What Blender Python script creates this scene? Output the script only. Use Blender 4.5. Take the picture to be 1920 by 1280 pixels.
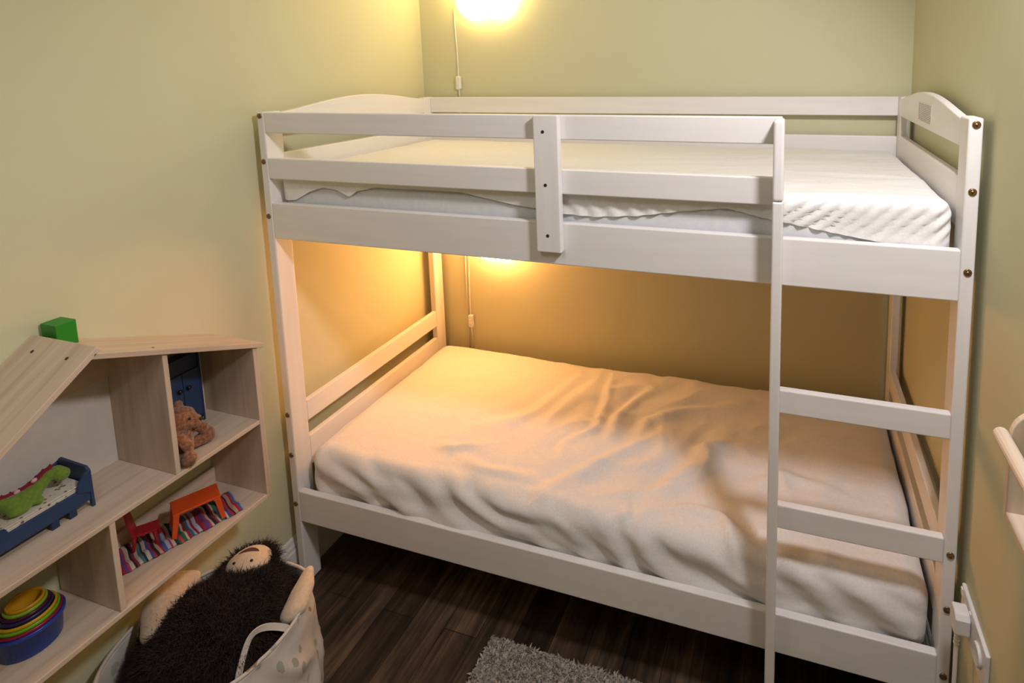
import bpy, bmesh, math, random
import numpy as np
from mathutils import Vector, Matrix, noise

# ------------------------------------------------------------------ scene, camera, light
for o in list(bpy.data.objects):
    bpy.data.objects.remove(o, do_unlink=True)
S = bpy.context.scene
COL = S.collection
random.seed(4)
RNG = np.random.default_rng(4)

F_PX, CX, CY = 1079.2, 1149.17, 260.51            # focal length and principal point, 1920x1280 frame
PITCH, ROLL, YAW = -0.1241, 0.0179, 0.3064
CAM = Vector((1.6005, -1.3751, 1.7545))
cd = bpy.data.cameras.new('camera')
cam = bpy.data.objects.new('camera', cd)
COL.objects.link(cam)
cd.sensor_fit = 'HORIZONTAL'
cd.sensor_width = 36.0
cd.lens = F_PX / 1920 * 36.0
cd.shift_x = (960 - CX) / 1920
cd.shift_y = (CY - 640) / 1920
cd.clip_start = 0.02
Rz = Matrix.Rotation(YAW, 3, 'Z')
Rx = Matrix.Rotation(PITCH, 3, 'X')
Ry = Matrix.Rotation(ROLL, 3, 'Y')
M = Rz @ Rx @ Ry                                   # columns: right, forward, up
right, fwd, up = M.col[0], M.col[1], M.col[2]
Mc = Matrix((right, up, -fwd)).transposed().to_4x4()
cam.matrix_world = Matrix.Translation(CAM) @ Mc
S.camera = cam

S.view_settings.view_transform = 'Standard'
S.view_settings.look = 'None'
S.view_settings.gamma = 1
S.view_settings.exposure = 0.0
S.view_settings.use_curve_mapping = False

w = bpy.data.worlds.new('world')
S.world = w
w.use_nodes = True
w.node_tree.nodes['Background'].inputs[0].default_value = (0.9, 0.95, 1, 1)
w.node_tree.nodes['Background'].inputs[1].default_value = 0.02

LAMP_UP, LAMP_LOW = 9.5, 30.5                      # strength of the two flower lamps


def light(name, kind, loc, energy, color, target=None, **kw):
    ld = bpy.data.lights.new(name, kind)
    ld.energy = energy
    ld.color = color
    for k, v in kw.items():
        setattr(ld, k, v)
    o = bpy.data.objects.new(name, ld)
    COL.objects.link(o)
    o.location = loc
    if target:
        o.rotation_euler = (Vector(target) - Vector(loc)).to_track_quat('-Z', 'Y').to_euler()
    return o


light('ceiling_spot', 'SPOT', (1.94, -0.62, 2.36), 69, (0.98, 0.93, 0.97), (0.95, 0.30, 0.9),
      spot_size=math.radians(120), spot_blend=0.6, shadow_soft_size=0.09)
light('ceiling_fill', 'AREA', (0.85, -1.2, 2.38), 4.5, (0.98, 0.94, 0.96), (0.9, -1.0, 0),  # soft fill added for the room, standing in for an unseen ceiling lamp
      shape='DISK', size=0.5)

# ------------------------------------------------------------------ materials


def nodes_of(name):
    m = bpy.data.materials.new(name)
    m.use_nodes = True
    nt = m.node_tree
    return m, nt, nt.nodes['Principled BSDF']


def N(nt, t, **kw):
    n = nt.nodes.new(t)
    for k, v in kw.items():
        setattr(n, k, v)
    return n


def coords(nt, scale=(1, 1, 1), rot=(0, 0, 0)):
    tc = N(nt, 'ShaderNodeTexCoord')
    mp = N(nt, 'ShaderNodeMapping')
    mp.inputs['Scale'].default_value = scale
    mp.inputs['Rotation'].default_value = rot
    nt.links.new(tc.outputs['Object'], mp.inputs['Vector'])
    return mp.outputs[0]


def ramp(nt, fac, stops):
    r = N(nt, 'ShaderNodeValToRGB')
    while len(r.color_ramp.elements) < len(stops):
        r.color_ramp.elements.new(0.5)
    for e, (p, c) in zip(r.color_ramp.elements, stops):
        e.position = p
        e.color = (*c, 1)
    nt.links.new(fac, r.inputs[0])
    return r.outputs[0]


def bump(nt, height, b, strength=0.3, dist=0.002):
    bn = N(nt, 'ShaderNodeBump')
    bn.inputs['Strength'].default_value = strength
    bn.inputs['Distance'].default_value = dist
    nt.links.new(height, bn.inputs['Height'])
    nt.links.new(bn.outputs[0], b.inputs['Normal'])


def mat_noise(name, c1, c2, scale=(20, 20, 20), rough=0.6, bump_s=0.0, bump_d=0.002, detail=4, sheen=0.0, metal=0.0, lo=.35, hi=.65):
    m, nt, b = nodes_of(name)
    v = coords(nt, scale)
    n = N(nt, 'ShaderNodeTexNoise')
    n.inputs['Scale'].default_value = 1.0
    n.inputs['Detail'].default_value = detail
    nt.links.new(v, n.inputs['Vector'])
    col = ramp(nt, n.outputs['Fac'], [(lo, c1), (hi, c2)])
    nt.links.new(col, b.inputs['Base Color'])
    b.inputs['Roughness'].default_value = rough
    b.inputs['Metallic'].default_value = metal
    if sheen:
        b.inputs['Sheen Weight'].default_value = sheen
    if bump_s:
        bump(nt, n.outputs['Fac'], b, bump_s, bump_d)
    return m


def shade(c, k):
    return tuple(min(1, x * k) for x in c)


def plain(name, c, rough=0.45, metal=0.0, var=0.94):
    return mat_noise(name, shade(c, var), c, (30, 30, 30), rough, metal=metal)


WALL_C = (0.62, 0.605, 0.40)
M_wall = mat_noise('sage wall paint', shade(WALL_C, .985), WALL_C, (6, 6, 6), 0.8, 0.04, 0.001)
M_ceil = plain('white ceiling paint', (0.82, 0.81, 0.78), 0.9)
M_trim = plain('white gloss trim', (0.78, 0.78, 0.75), 0.4)


def white_wood(axis):
    sc = [34, 34, 34]
    sc['xyz'.index(axis)] = 2.5
    return mat_noise('white painted wood ' + axis, (0.805, 0.78, 0.765), (0.845, 0.825, 0.81), sc, 0.42, 0.05, 0.001)


WW = {a: white_wood(a) for a in 'xyz'}


def pale_wood(axis, tilt=0.0):
    m, nt, b = nodes_of('pale beech wood ' + axis)
    sc = [46, 46, 46]
    sc['xyz'.index(axis)] = 2.2
    v0 = coords(nt, (1, 1, 1), (tilt, 0, 0))
    mp2 = N(nt, 'ShaderNodeMapping')
    mp2.inputs['Scale'].default_value = sc
    nt.links.new(v0, mp2.inputs['Vector'])
    v = mp2.outputs[0]
    n = N(nt, 'ShaderNodeTexNoise')
    n.inputs['Scale'].default_value = 1.0
    n.inputs['Detail'].default_value = 5
    n.inputs['Distortion'].default_value = 0.4
    nt.links.new(v, n.inputs['Vector'])
    col = ramp(nt, n.outputs['Fac'], [(0.28, (0.50, 0.375, 0.275)), (0.45, (0.60, 0.475, 0.36)), (0.7, (0.66, 0.54, 0.42))])
    nt.links.new(col, b.inputs['Base Color'])
    b.inputs['Roughness'].default_value = 0.5
    return m


PW = {a: pale_wood(a) for a in 'xyz'}

# dark floor boards running towards the bed
M_floor, nt, b = nodes_of('dark rustic floor planks')
v = coords(nt, (1, 1, 1), (0, 0, math.pi / 2))
br = N(nt, 'ShaderNodeTexBrick')
br.offset = 0.37
br.inputs['Scale'].default_value = 1.0
br.inputs['Brick Width'].default_value = 0.62
br.inputs['Row Height'].default_value = 0.115
br.inputs['Mortar Size'].default_value = 0.0012
br.inputs['Color1'].default_value = (0.030, 0.018, 0.012, 1)
br.inputs['Color2'].default_value = (0.125, 0.082, 0.054, 1)
br.inputs['Mortar'].default_value = (0.008, 0.006, 0.005, 1)
nt.links.new(v, br.inputs['Vector'])
v2 = coords(nt, (40, 2.2, 10))
gn = N(nt, 'ShaderNodeTexNoise')
gn.inputs['Scale'].default_value = 1.0
gn.inputs['Detail'].default_value = 6
gn.inputs['Distortion'].default_value = 1.2
nt.links.new(v2, gn.inputs['Vector'])
gr = ramp(nt, gn.outputs['Fac'], [(0.30, (0.40, 0.38, 0.37)), (0.50, (0.90, 0.88, 0.86)), (0.72, (1.9, 1.8, 1.7))])
mx = N(nt, 'ShaderNodeMix', data_type='RGBA', blend_type='MULTIPLY')
mx.inputs['Factor'].default_value = 1.0
nt.links.new(br.outputs['Color'], mx.inputs['A'])
nt.links.new(gr, mx.inputs['B'])
v3 = coords(nt, (9, 2.4, 4))
wn = N(nt, 'ShaderNodeTexNoise')
wn.inputs['Scale'].default_value = 1.0
wn.inputs['Detail'].default_value = 7
wn.inputs['Roughness'].default_value = 0.65
nt.links.new(v3, wn.inputs['Vector'])
wr_ = ramp(nt, wn.outputs['Fac'], [(0.36, (0.42, 0.40, 0.40)), (0.52, (0.95, 0.92, 0.90)), (0.68, (1.75, 1.7, 1.62))])
mw = N(nt, 'ShaderNodeMix', data_type='RGBA', blend_type='MULTIPLY')
mw.inputs['Factor'].default_value = 1.0
nt.links.new(mx.outputs['Result'], mw.inputs['A'])
nt.links.new(wr_, mw.inputs['B'])
nt.links.new(mw.outputs['Result'], b.inputs['Base Color'])
b.inputs['Roughness'].default_value = 0.5
bump(nt, gn.outputs['Fac'], b, 0.25, 0.002)

M_sheet = mat_noise('warm white cotton sheet', (0.77, 0.745, 0.725), (0.82, 0.80, 0.78), (170, 170, 170), 0.9, 0.35, 0.0012, detail=5, sheen=0.15)
M_sheetw = mat_noise('white fleece sheet', (0.81, 0.80, 0.785), (0.86, 0.85, 0.835), (170, 170, 170), 0.9, 0.35, 0.0012, detail=5, sheen=0.15)
M_matt = mat_noise('bluish white mattress ticking', (0.66, 0.68, 0.70), (0.71, 0.73, 0.75), (60, 60, 60), 0.85, 0.15, 0.001)
M_bolt = mat_noise('antique brass bolt', (0.16, 0.10, 0.05), (0.34, 0.22, 0.12), (300, 300, 300), 0.35, metal=0.9)
M_screw = plain('dark screw', (0.07, 0.05, 0.04), 0.4, 0.6)
M_ink = plain('grey printed ink', (0.34, 0.32, 0.31), 0.7)
M_label = plain('white paper label', (0.75, 0.73, 0.705), 0.45)
M_cord = plain('white plastic', (0.80, 0.79, 0.75), 0.4)
M_plate = plain('white socket plastic', (0.78, 0.76, 0.74), 0.3)
M_darkgap = plain('dark grey slot', (0.10, 0.09, 0.09), 0.6)
M_back = plain('off white backing board', (0.63, 0.58, 0.52), 0.8)
M_green = plain('green painted wood', (0.012, 0.235, 0.012), 0.45)
M_navy = plain('navy blue painted wood', (0.010, 0.030, 0.095), 0.45)
M_navyl = plain('blue painted wood', (0.016, 0.044, 0.125), 0.45)
M_orange = plain('orange painted wood', (0.72, 0.085, 0.012), 0.45)
M_red = plain('red painted wood', (0.36, 0.010, 0.020), 0.45)
M_bear = mat_noise('brown plush', (0.17, 0.062, 0.026), (0.36, 0.155, 0.070), (140, 140, 140), 0.95, 0.8, 0.004, sheen=0.4)
M_black = plain('black bead', (0.012, 0.01, 0.01), 0.25)
M_drag = mat_noise('green plush', (0.13, 0.225, 0.024), (0.175, 0.285, 0.032), (160, 160, 160), 0.95, 0.3, 0.003, sheen=0.3)
M_dragr = plain('dark red felt', (0.22, 0.012, 0.03), 0.9)
M_pink = plain('pink felt', (0.70, 0.42, 0.44), 0.9)
M_cream = mat_noise('cream plush', (0.60, 0.475, 0.34), (0.68, 0.55, 0.41), (120, 120, 120), 0.95, 0.4, 0.002, sheen=0.3)
M_fur = mat_noise('dark brown fur', (0.008, 0.005, 0.004), (0.032, 0.015, 0.011), (25, 25, 25), 0.85)
M_skinstitch = plain('brown stitching', (0.10, 0.03, 0.03), 0.8)
M_rugbase = plain('grey rug backing', (0.20, 0.185, 0.17), 0.95)
M_rugpile = mat_noise('grey beige rug pile', (0.36, 0.315, 0.27), (0.60, 0.53, 0.46), (60, 60, 60), 0.95)

# fabric of the storage basket: cream cloth with scattered sage leaves and a few rusty sprigs
M_bask, nt, b = nodes_of('cream leaf print canvas')
v = coords(nt, (1, 1, 0.75))
dn = N(nt, 'ShaderNodeTexNoise')
dn.inputs['Scale'].default_value = 22
nt.links.new(v, dn.inputs['Vector'])
vm = N(nt, 'ShaderNodeMix', data_type='VECTOR')
vm.inputs['Factor'].default_value = 0.05
nt.links.new(v, vm.inputs['A'])
nt.links.new(dn.outputs['Color'], vm.inputs['B'])
vo = N(nt, 'ShaderNodeTexVoronoi')
vo.inputs['Scale'].default_value = 30
nt.links.new(vm.outputs['Result'], vo.inputs['Vector'])
leaf = ramp(nt, vo.outputs['Distance'], [(0.29, (1, 1, 1)), (0.35, (0, 0, 0))])
sep = N(nt, 'ShaderNodeSeparateColor')
nt.links.new(vo.outputs['Color'], sep.inputs[0])
pick = ramp(nt, sep.outputs[0], [(0.30, (0, 0, 0)), (0.31, (1, 1, 1))])
pm = N(nt, 'ShaderNodeMix', data_type='RGBA', blend_type='MULTIPLY')
pm.inputs['Factor'].default_value = 1
nt.links.new(leaf, pm.inputs['A'])
nt.links.new(pick, pm.inputs['B'])
lc = ramp(nt, sep.outputs[1], [(0.2, (0.36, 0.37, 0.28)), (0.72, (0.44, 0.44, 0.36)), (0.85, (0.36, 0.22, 0.16))])
cm = N(nt, 'ShaderNodeMix', data_type='RGBA')
cm.inputs['A'].default_value = (0.64, 0.585, 0.52, 1)
nt.links.new(pm.outputs['Result'], cm.inputs['Factor'])
nt.links.new(lc, cm.inputs['B'])
nt.links.new(cm.outputs['Result'], b.inputs['Base Color'])
b.inputs['Roughness'].default_value = 0.9
bump(nt, dn.outputs['Fac'], b, 0.4, 0.006)

# striped woven rug of the doll house, stripes run across its length (object y)
M_stripe, nt, b = nodes_of('multicoloured striped weave')
tc = N(nt, 'ShaderNodeTexCoord')
sx = N(nt, 'ShaderNodeSeparateXYZ')
nt.links.new(tc.outputs['UV'], sx.inputs[0])
r = N(nt, 'ShaderNodeValToRGB')
r.color_ramp.interpolation = 'CONSTANT'
stripe_cols = [(.30, .02, .04), (.10, .05, .22), (.42, .04, .10), (.55, .45, .36), (.02, .02, .02), (.30, .02, .04), (.50, .48, .42),
               (.06, .16, .14), (.03, .03, .06), (.55, .50, .42), (.05, .07, .24), (.42, .02, .04), (.03, .02, .02), (.50, .30, .22),
               (.35, .02, .04), (.06, .12, .30), (.30, .34, .44), (.38, .03, .06), (.52, .42, .40), (.02, .03, .03), (.03, .10, .05),
               (.50, .08, .08), (.03, .12, .06), (.52, .44, .34), (.28, .02, .03), (.04, .10, .16), (.34, .34, .42), (.24, .02, .03),
               (.45, .40, .48), (.20, .01, .03)]
cr = r.color_ramp
while len(cr.elements) < len(stripe_cols):
    cr.elements.new(0.5)
for i, c in enumerate(stripe_cols):
    cr.elements[i].position = i / len(stripe_cols)
    cr.elements[i].color = (*c, 1)
mm_ = N(nt, 'ShaderNodeMath', operation='MULTIPLY')
mm_.inputs[1].default_value = 1.55
fr_ = N(nt, 'ShaderNodeMath', operation='FRACT')
nt.links.new(sx.outputs[1], mm_.inputs[0])
nt.links.new(mm_.outputs[0], fr_.inputs[0])
nt.links.new(fr_.outputs[0], r.inputs[0])
nt.links.new(r.outputs[0], b.inputs['Base Color'])
b.inputs['Roughness'].default_value = 0.95

# dotted cloth on the toy bed
M_dots, nt, b = nodes_of('cream cloth with small dark prints')
v = coords(nt)
vo = N(nt, 'ShaderNodeTexVoronoi')
vo.inputs['Scale'].default_value = 85
nt.links.new(v, vo.inputs['Vector'])
col = ramp(nt, vo.outputs['Distance'], [(0.20, (0.16, 0.10, 0.06)), (0.30, (0.62, 0.58, 0.48))])
nt.links.new(col, b.inputs['Base Color'])
b.inputs['Roughness'].default_value = 0.9


def lamp_mat(name, strength, colour):
    m, nt, b = nodes_of(name)
    b.inputs['Base Color'].default_value = (0.85, 0.83, 0.78, 1)
    b.inputs['Roughness'].default_value = 0.4
    b.inputs['Emission Color'].default_value = (*colour, 1)
    b.inputs['Emission Strength'].default_value = strength
    return m


# ------------------------------------------------------------------ building helpers
ROOT = {}


def link(o, parent=None):
    COL.objects.link(o)
    if parent is not None:
        o.parent = parent
        if parent.name in ROOT:
            o.matrix_parent_inverse = ROOT[parent.name].inverted()
    return o


def props(o, label=None, cat=None, group=None, kind=None):
    for k, v in (('label', label), ('category', cat), ('group', group), ('kind', kind)):
        if v:
            o[k] = v
    return o


def thing(name, label, cat, loc, group=None):
    o = bpy.data.objects.new(name, None)
    o.empty_display_size = 0.05
    o.location = loc
    COL.objects.link(o)
    ROOT[o.name] = Matrix.Translation(Vector(loc))
    return props(o, label, cat, group)


def obj(name, bm, m, parent=None, smooth=False, bevel=0.0, seg=2):
    me = bpy.data.meshes.new(name)
    bmesh.ops.recalc_face_normals(bm, faces=bm.faces)
    bm.to_mesh(me)
    bm.free()
    return finish(name, me, m, parent, smooth, bevel, seg)


def finish(name, me, m, parent=None, smooth=False, bevel=0.0, seg=2):
    for mm in (m if isinstance(m, (list, tuple)) else [m]):
        me.materials.append(mm)
    if smooth:
        me.shade_smooth()
    o = bpy.data.objects.new(name, me)
    link(o, parent)
    if bevel:
        md = o.modifiers.new('bevel', 'BEVEL')
        md.width = bevel
        md.segments = seg
        md.limit_method = 'ANGLE'
        md.angle_limit = math.radians(40)
    return o


def raw(name, verts, faces, m, parent=None, smooth=False, bevel=0.0):
    me = bpy.data.meshes.new(name)
    me.from_pydata([tuple(v) for v in verts], [], [tuple(f) for f in faces])
    me.update()
    return finish(name, me, m, parent, smooth, bevel)


def add_box(bm, x0, x1, y0, y1, z0, z1, mat=None):
    vs = [bm.verts.new(p) for p in ((x0, y0, z0), (x1, y0, z0), (x1, y1, z0), (x0, y1, z0),
                                    (x0, y0, z1), (x1, y0, z1), (x1, y1, z1), (x0, y1, z1))]
    if mat is not None:
        for q in vs:
            q.co = mat @ q.co
    for f in ((0, 3, 2, 1), (4, 5, 6, 7), (0, 1, 5, 4), (1, 2, 6, 5), (2, 3, 7, 6), (3, 0, 4, 7)):
        bm.faces.new([vs[i] for i in f])


def board(name, x0, x1, y0, y1, z0, z1, m, parent=None, bevel=0.003, mat=None, seg=2):
    bm = bmesh.new()
    add_box(bm, x0, x1, y0, y1, z0, z1, mat)
    return obj(name, bm, m, parent, bevel=bevel, seg=seg)


def prism(name, pts, axis, a0, a1, m, parent=None, bevel=0.003):
    """closed 2D outline extruded along an axis; pts are the two other coordinates in xyz order"""
    bm = bmesh.new()
    def P(p, a):
        if axis == 'x':
            return (a, p[0], p[1])
        if axis == 'y':
            return (p[0], a, p[1])
        return (p[0], p[1], a)
    A = [bm.verts.new(P(p, a0)) for p in pts]
    B = [bm.verts.new(P(p, a1)) for p in pts]
    bm.faces.new(A)
    bm.faces.new(B[::-1])
    n = len(pts)
    for i in range(n):
        bm.faces.new((A[i], A[(i + 1) % n], B[(i + 1) % n], B[i]))
    return obj(name, bm, m, parent, bevel=bevel)


def frame(d):
    d = Vector(d).normalized()
    a = Vector((0, 0, 1)) if abs(d.z) < 0.9 else Vector((1, 0, 0))
    u = d.cross(a).normalized()
    return u, d.cross(u).normalized()


def add_tube(bm, pts, radii, seg=10, cap=True):
    pts = [Vector(p) for p in pts]
    if not isinstance(radii, (list, tuple)):
        radii = [radii] * len(pts)
    rings = []
    u = None
    for i, p in enumerate(pts):
        d = pts[min(i + 1, len(pts) - 1)] - pts[max(i - 1, 0)]
        d.normalize()
        if u is None:
            u, v = frame(d)
        else:
            u = (u - d * u.dot(d)).normalized()
            v = d.cross(u).normalized()
        rings.append([bm.verts.new(p + (u * math.cos(t) + v * math.sin(t)) * radii[i])
                      for t in [2 * math.pi * k / seg for k in range(seg)]])
    for a, c in zip(rings, rings[1:]):
        for k in range(seg):
            bm.faces.new((a[k], a[(k + 1) % seg], c[(k + 1) % seg], c[k]))
    if cap:
        bm.faces.new(rings[0][::-1])
        bm.faces.new(rings[-1])


def add_lathe(bm, prof, c, axis=(0, 0, 1), seg=24, close=False):
    """profile of (radius, height) spun about an axis through c"""
    a = Vector(axis).normalized()
    u, v = frame(a)
    c = Vector(c)
    rings = []
    for (r_, h) in prof:
        if r_ < 1e-6:
            rings.append([bm.verts.new(c + a * h)])
        else:
            rings.append([bm.verts.new(c + a * h + (u * math.cos(t) + v * math.sin(t)) * r_)
                          for t in [2 * math.pi * k / seg for k in range(seg)]])
    for A, B in zip(rings, rings[1:]):
        for k in range(seg):
            k2 = (k + 1) % seg
            if len(A) == 1 and len(B) == 1:
                continue
            if len(A) == 1:
                bm.faces.new((A[0], B[k2], B[k]))
            elif len(B) == 1:
                bm.faces.new((A[k], A[k2], B[0]))
            else:
                bm.faces.new((A[k], A[k2], B[k2], B[k]))


def add_ball(bm, c, r_, rot=None, seg=20, rings=12):
    if not isinstance(r_, (list, tuple)):
        r_ = (r_, r_, r_)
    mt = Matrix.Translation(Vector(c)) @ (rot.to_4x4() if rot is not None else Matrix.Identity(4)) @ Matrix.Diagonal((*r_, 1))
    bmesh.ops.create_uvsphere(bm, u_segments=seg, v_segments=rings, radius=1, matrix=mt)


def remesh(o, voxel, smooth_it=4):
    md = o.modifiers.new('remesh', 'REMESH')
    md.mode = 'VOXEL'
    md.voxel_size = voxel
    md.use_smooth_shade = True
    sm = o.modifiers.new('smooth', 'SMOOTH')
    sm.iterations = smooth_it
    sm.factor = 0.5
    return o


def fbm(p, octs=3):
    return noise.fractal(Vector(p), 1.0, 2.0, octs)


def strands(name, roots, normals, length, width, m, parent, lean=0.5, down=0.2, segs=2):
    """many thin tapered blades as one mesh"""
    n = len(roots)
    R = np.asarray(roots)
    Nn = np.asarray(normals)
    J = RNG.normal(size=(n, 3))
    D = Nn + lean * J
    D /= np.linalg.norm(D, axis=1)[:, None]
    side = np.cross(D, RNG.normal(size=(n, 3)))
    side /= np.linalg.norm(side, axis=1)[:, None]
    L = length * (0.6 + 0.8 * RNG.random(n))[:, None]
    bend = RNG.normal(size=(n, 3)) * 0.35
    bend[:, 2] -= down
    mid = R + D * L * 0.5
    tip = R + (D * 0.5 + (D + bend) * 0.5) * L
    w_ = width
    V = np.stack([R - side * w_, R + side * w_, mid - side * w_ * 0.8, mid + side * w_ * 0.8, tip], 1).reshape(-1, 3)
    b0 = (np.arange(n) * 5)[:, None]
    quads = b0 + np.array([0, 1, 3, 2])
    tris = b0 + np.array([2, 3, 4])
    me = bpy.data.meshes.new(name)
    me.vertices.add(len(V))
    me.vertices.foreach_set('co', V.ravel())
    loops = np.concatenate([quads.ravel(), tris.ravel()])
    me.loops.add(len(loops))
    me.loops.foreach_set('vertex_index', loops)
    starts = np.concatenate([np.arange(n) * 4, n * 4 + np.arange(n) * 3])
    totals = np.concatenate([np.full(n, 4), np.full(n, 3)])
    me.polygons.add(2 * n)
    me.polygons.foreach_set('loop_start', starts)
    me.polygons.foreach_set('loop_total', totals)
    me.update()
    me.validate()
    return finish(name, me, m, parent)


# ------------------------------------------------------------------ the room
XL, XR, YB, YF, ZC = -0.03, 1.998, 0.905, -2.3, 2.42


def struct(name, *a, **k):
    o = board(name, *a, bevel=0.0, **k)
    o['kind'] = 'structure'
    return o


struct('floor', XL - .1, XR + .1, YF - .1, YB + .1, -0.1, 0, M_floor)
struct('ceiling', XL - .1, XR + .1, YF - .1, YB + .1, ZC, ZC + .1, M_ceil)
struct('wall_left', XL - .1, XL, YF, YB + .1, 0, ZC, M_wall)
struct('wall_right', XR, XR + .1, YF, YB + .1, 0, ZC, M_wall)
struct('wall_back', XL, XR, YB, YB + .1, 0, ZC, M_wall)
struct('wall_front', XL, XR, YF - .1, YF, 0, ZC, M_wall)
BASE = [(0, 0), (0.015, 0), (0.015, 0.112), (0.0115, 0.118), (0.0115, 0.130), (0.007, 0.138), (0.006, 0.150), (0.002, 0.157), (0, 0.157)]
o = prism('baseboard_left', [(XL + a, z) for a, z in BASE], 'y', YF, YB, M_trim, bevel=0)
o['kind'] = 'structure'
o = prism('baseboard_right', [(XR - a, z) for a, z in BASE], 'y', YF, YB, M_trim, bevel=0)
o['kind'] = 'structure'
o = prism('baseboard_back', [(YB - a, z) for a, z in BASE], 'x', XL + .015, XR - .015, M_trim, bevel=0)
o['kind'] = 'structure'

# ------------------------------------------------------------------ bunk bed
L_, D_, TX, TY, ZT = 1.98, 0.885, 0.028, 0.066, 1.635
XI0, XI1 = TX, L_ - TX
bed = thing('bunk_bed', 'white painted wooden bunk bed filling the end of the room', 'bunk bed', (L_ / 2, D_ / 2, 0))


def bolt(x, z, parent, y=0.0):
    bm = bmesh.new()
    add_lathe(bm, [(0, 0.004), (0.0028, 0.0042), (0.0032, 0.0024), (0.0042, 0.0024), (0.0066, 0.0032), (0.0082, 0.0018), (0.0086, -0.002), (0, -0.002)], (x, y, z), (0, -1, 0), 20)
    return obj('bolt', bm, M_bolt, parent, smooth=True)


for (x0, y0) in ((0, 0), (L_ - TX, 0), (0, D_ - TY), (L_ - TX, D_ - TY)):
    p = board('post', x0, x0 + TX, y0, y0 + TY, 0, ZT, WW['z'], bed, bevel=0.004, seg=3)
    if y0 == 0 and x0 == 0:
        for z in (1.623, 1.479, 1.303, 0.625, 0.481, 0.302):
            bolt(0.0125, z, p)
    elif y0 == 0:
        for z in (1.621, 1.477, 1.299, 0.620, 0.479, 0.301):
            bolt(L_ - 0.0135, z, p)
XPOLE = 1.570
# front rails of the upper bunk, with the gap for the ladder on the right
board('guard_rail', XI0, XPOLE + .006, 0.001, 0.021, 1.5695, ZT - .001, WW['x'], bed)
board('guard_rail', XI0, XPOLE + .006, 0.001, 0.021, 1.4245, 1.491, WW['x'], bed)
board('side_rail', XI0, XI1, 0.001, 0.023, 1.231, 1.347, WW['x'], bed)
board('side_rail', XI0, XI1, 0.001, 0.023, 0.2395, 0.351, WW['x'], bed)
# rails along the wall
board('guard_rail', XI0, XI1, D_ - .021, D_ - .001, 1.566, 1.634, WW['x'], bed)
board('guard_rail', XI0, XI1, D_ - .021, D_ - .001, 1.40, 1.493, WW['x'], bed)
board('side_rail', XI0, XI1, D_ - .022, D_ - .001, 1.231, 1.347, WW['x'], bed)
board('side_rail', XI0, XI1, D_ - .022, D_ - .001, 0.2395, 0.351, WW['x'], bed)
# end boards: arched top board, guard and two boards of the lower bunk
YI0, YI1 = TY, D_ - TY
for k, (xa, xb) in enumerate(((0.007, TX - .001), (L_ - TX + .001, L_ - .007))):
    pts = [(YI0, 1.567), (YI1, 1.567)]
    for i in range(25):
        t = 1 - i / 24
        s = math.sin(math.pi * t)
        pts.append((YI0 + (YI1 - YI0) * t, 1.630 + 0.038 * s ** 1.25))
    ab = prism('arched_end_board', pts, 'x', xa, xb, WW['y'], bed)
    board('end_rail', xa, xb, YI0, YI1, 1.385, 1.500, WW['y'], bed)
    board('end_rail', xa, xb, YI0, YI1, 0.567, 0.640, WW['y'], bed)
    board('end_rail', xa, xb, YI0, YI1, 0.405, 0.511, WW['y'], bed)
    if k == 1:
        wl = board('warning_label', xa - .0006, xa, 0.352, 0.525, 1.583, 1.640, M_label, ab, bevel=0)
        wl['label'] = 'small white label printed with lines of warning text'
        bm = bmesh.new()                                   # tiny printed lines, longest first, as on the sticker
        rr = random.Random(8)
        for i in range(9):                                 # dense column beside the text block
            z = 1.588 + i * .0055
            add_box(bm, xa - .0010, xa - .0005, 0.500, 0.513, z, z + .0034)
        for i in range(11):
            z = 1.5865 + i * .0046
            y = 0.490
            while y > .362:
                ln = rr.uniform(.006, .024)
                add_box(bm, xa - .0010, xa - .0005, max(y - ln, .358), y, z, z + .0019)
                y -= ln + .004
        obj('printed_text', bm, M_ink, wl)
# upright board screwed to the three front rails
ub = board('guard_upright', 0.954, 1.024, -0.021, 0.001, 1.270, 1.6355, WW['z'], bed, bevel=0.003)
for x, z in ((0.982, 1.592), (0.985, 1.452), (0.987, 1.316)):
    bm = bmesh.new()
    add_lathe(bm, [(0, .0004), (.0026, .0007), (.0042, .0012), (.0046, -.001), (0, -.001)], (x, -0.021, z), (0, -1, 0), 14)
    obj('screw', bm, M_screw, ub, smooth=True)
# ladder: one pole in front of the rails, two rungs to the right post
lad = board('ladder_pole', XPOLE - .012, XPOLE + .0115, -0.062, 0.001, 1.4485, 1.632, WW['z'], bed, bevel=0.006, seg=3)
board('pole_lower_section', XPOLE - .012, XPOLE + .0115, -0.062, 0.001, 0.178, 1.4470, WW['z'], lad, bevel=0.004, seg=3)
board('ladder_rung', XPOLE - .008, XI1, 0.001, 0.021, 0.9045, 0.9655, WW['x'], bed)
board('ladder_rung', XPOLE - .008, XI1, 0.001, 0.021, 0.595, 0.6585, WW['x'], bed)
# slatted bases that carry the mattresses
for zt in (1.262, 0.268):
    bm = bmesh.new()
    for i in range(14):
        x = 0.07 + i * (1.84 - .07) / 13
        add_box(bm, x, x + .068, 0.020, D_ - .020, zt - .016, zt)
    obj('slatted_base', bm, WW['y'], bed)

# ------------------------------------------------------------------ mattresses and sheets


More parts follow.
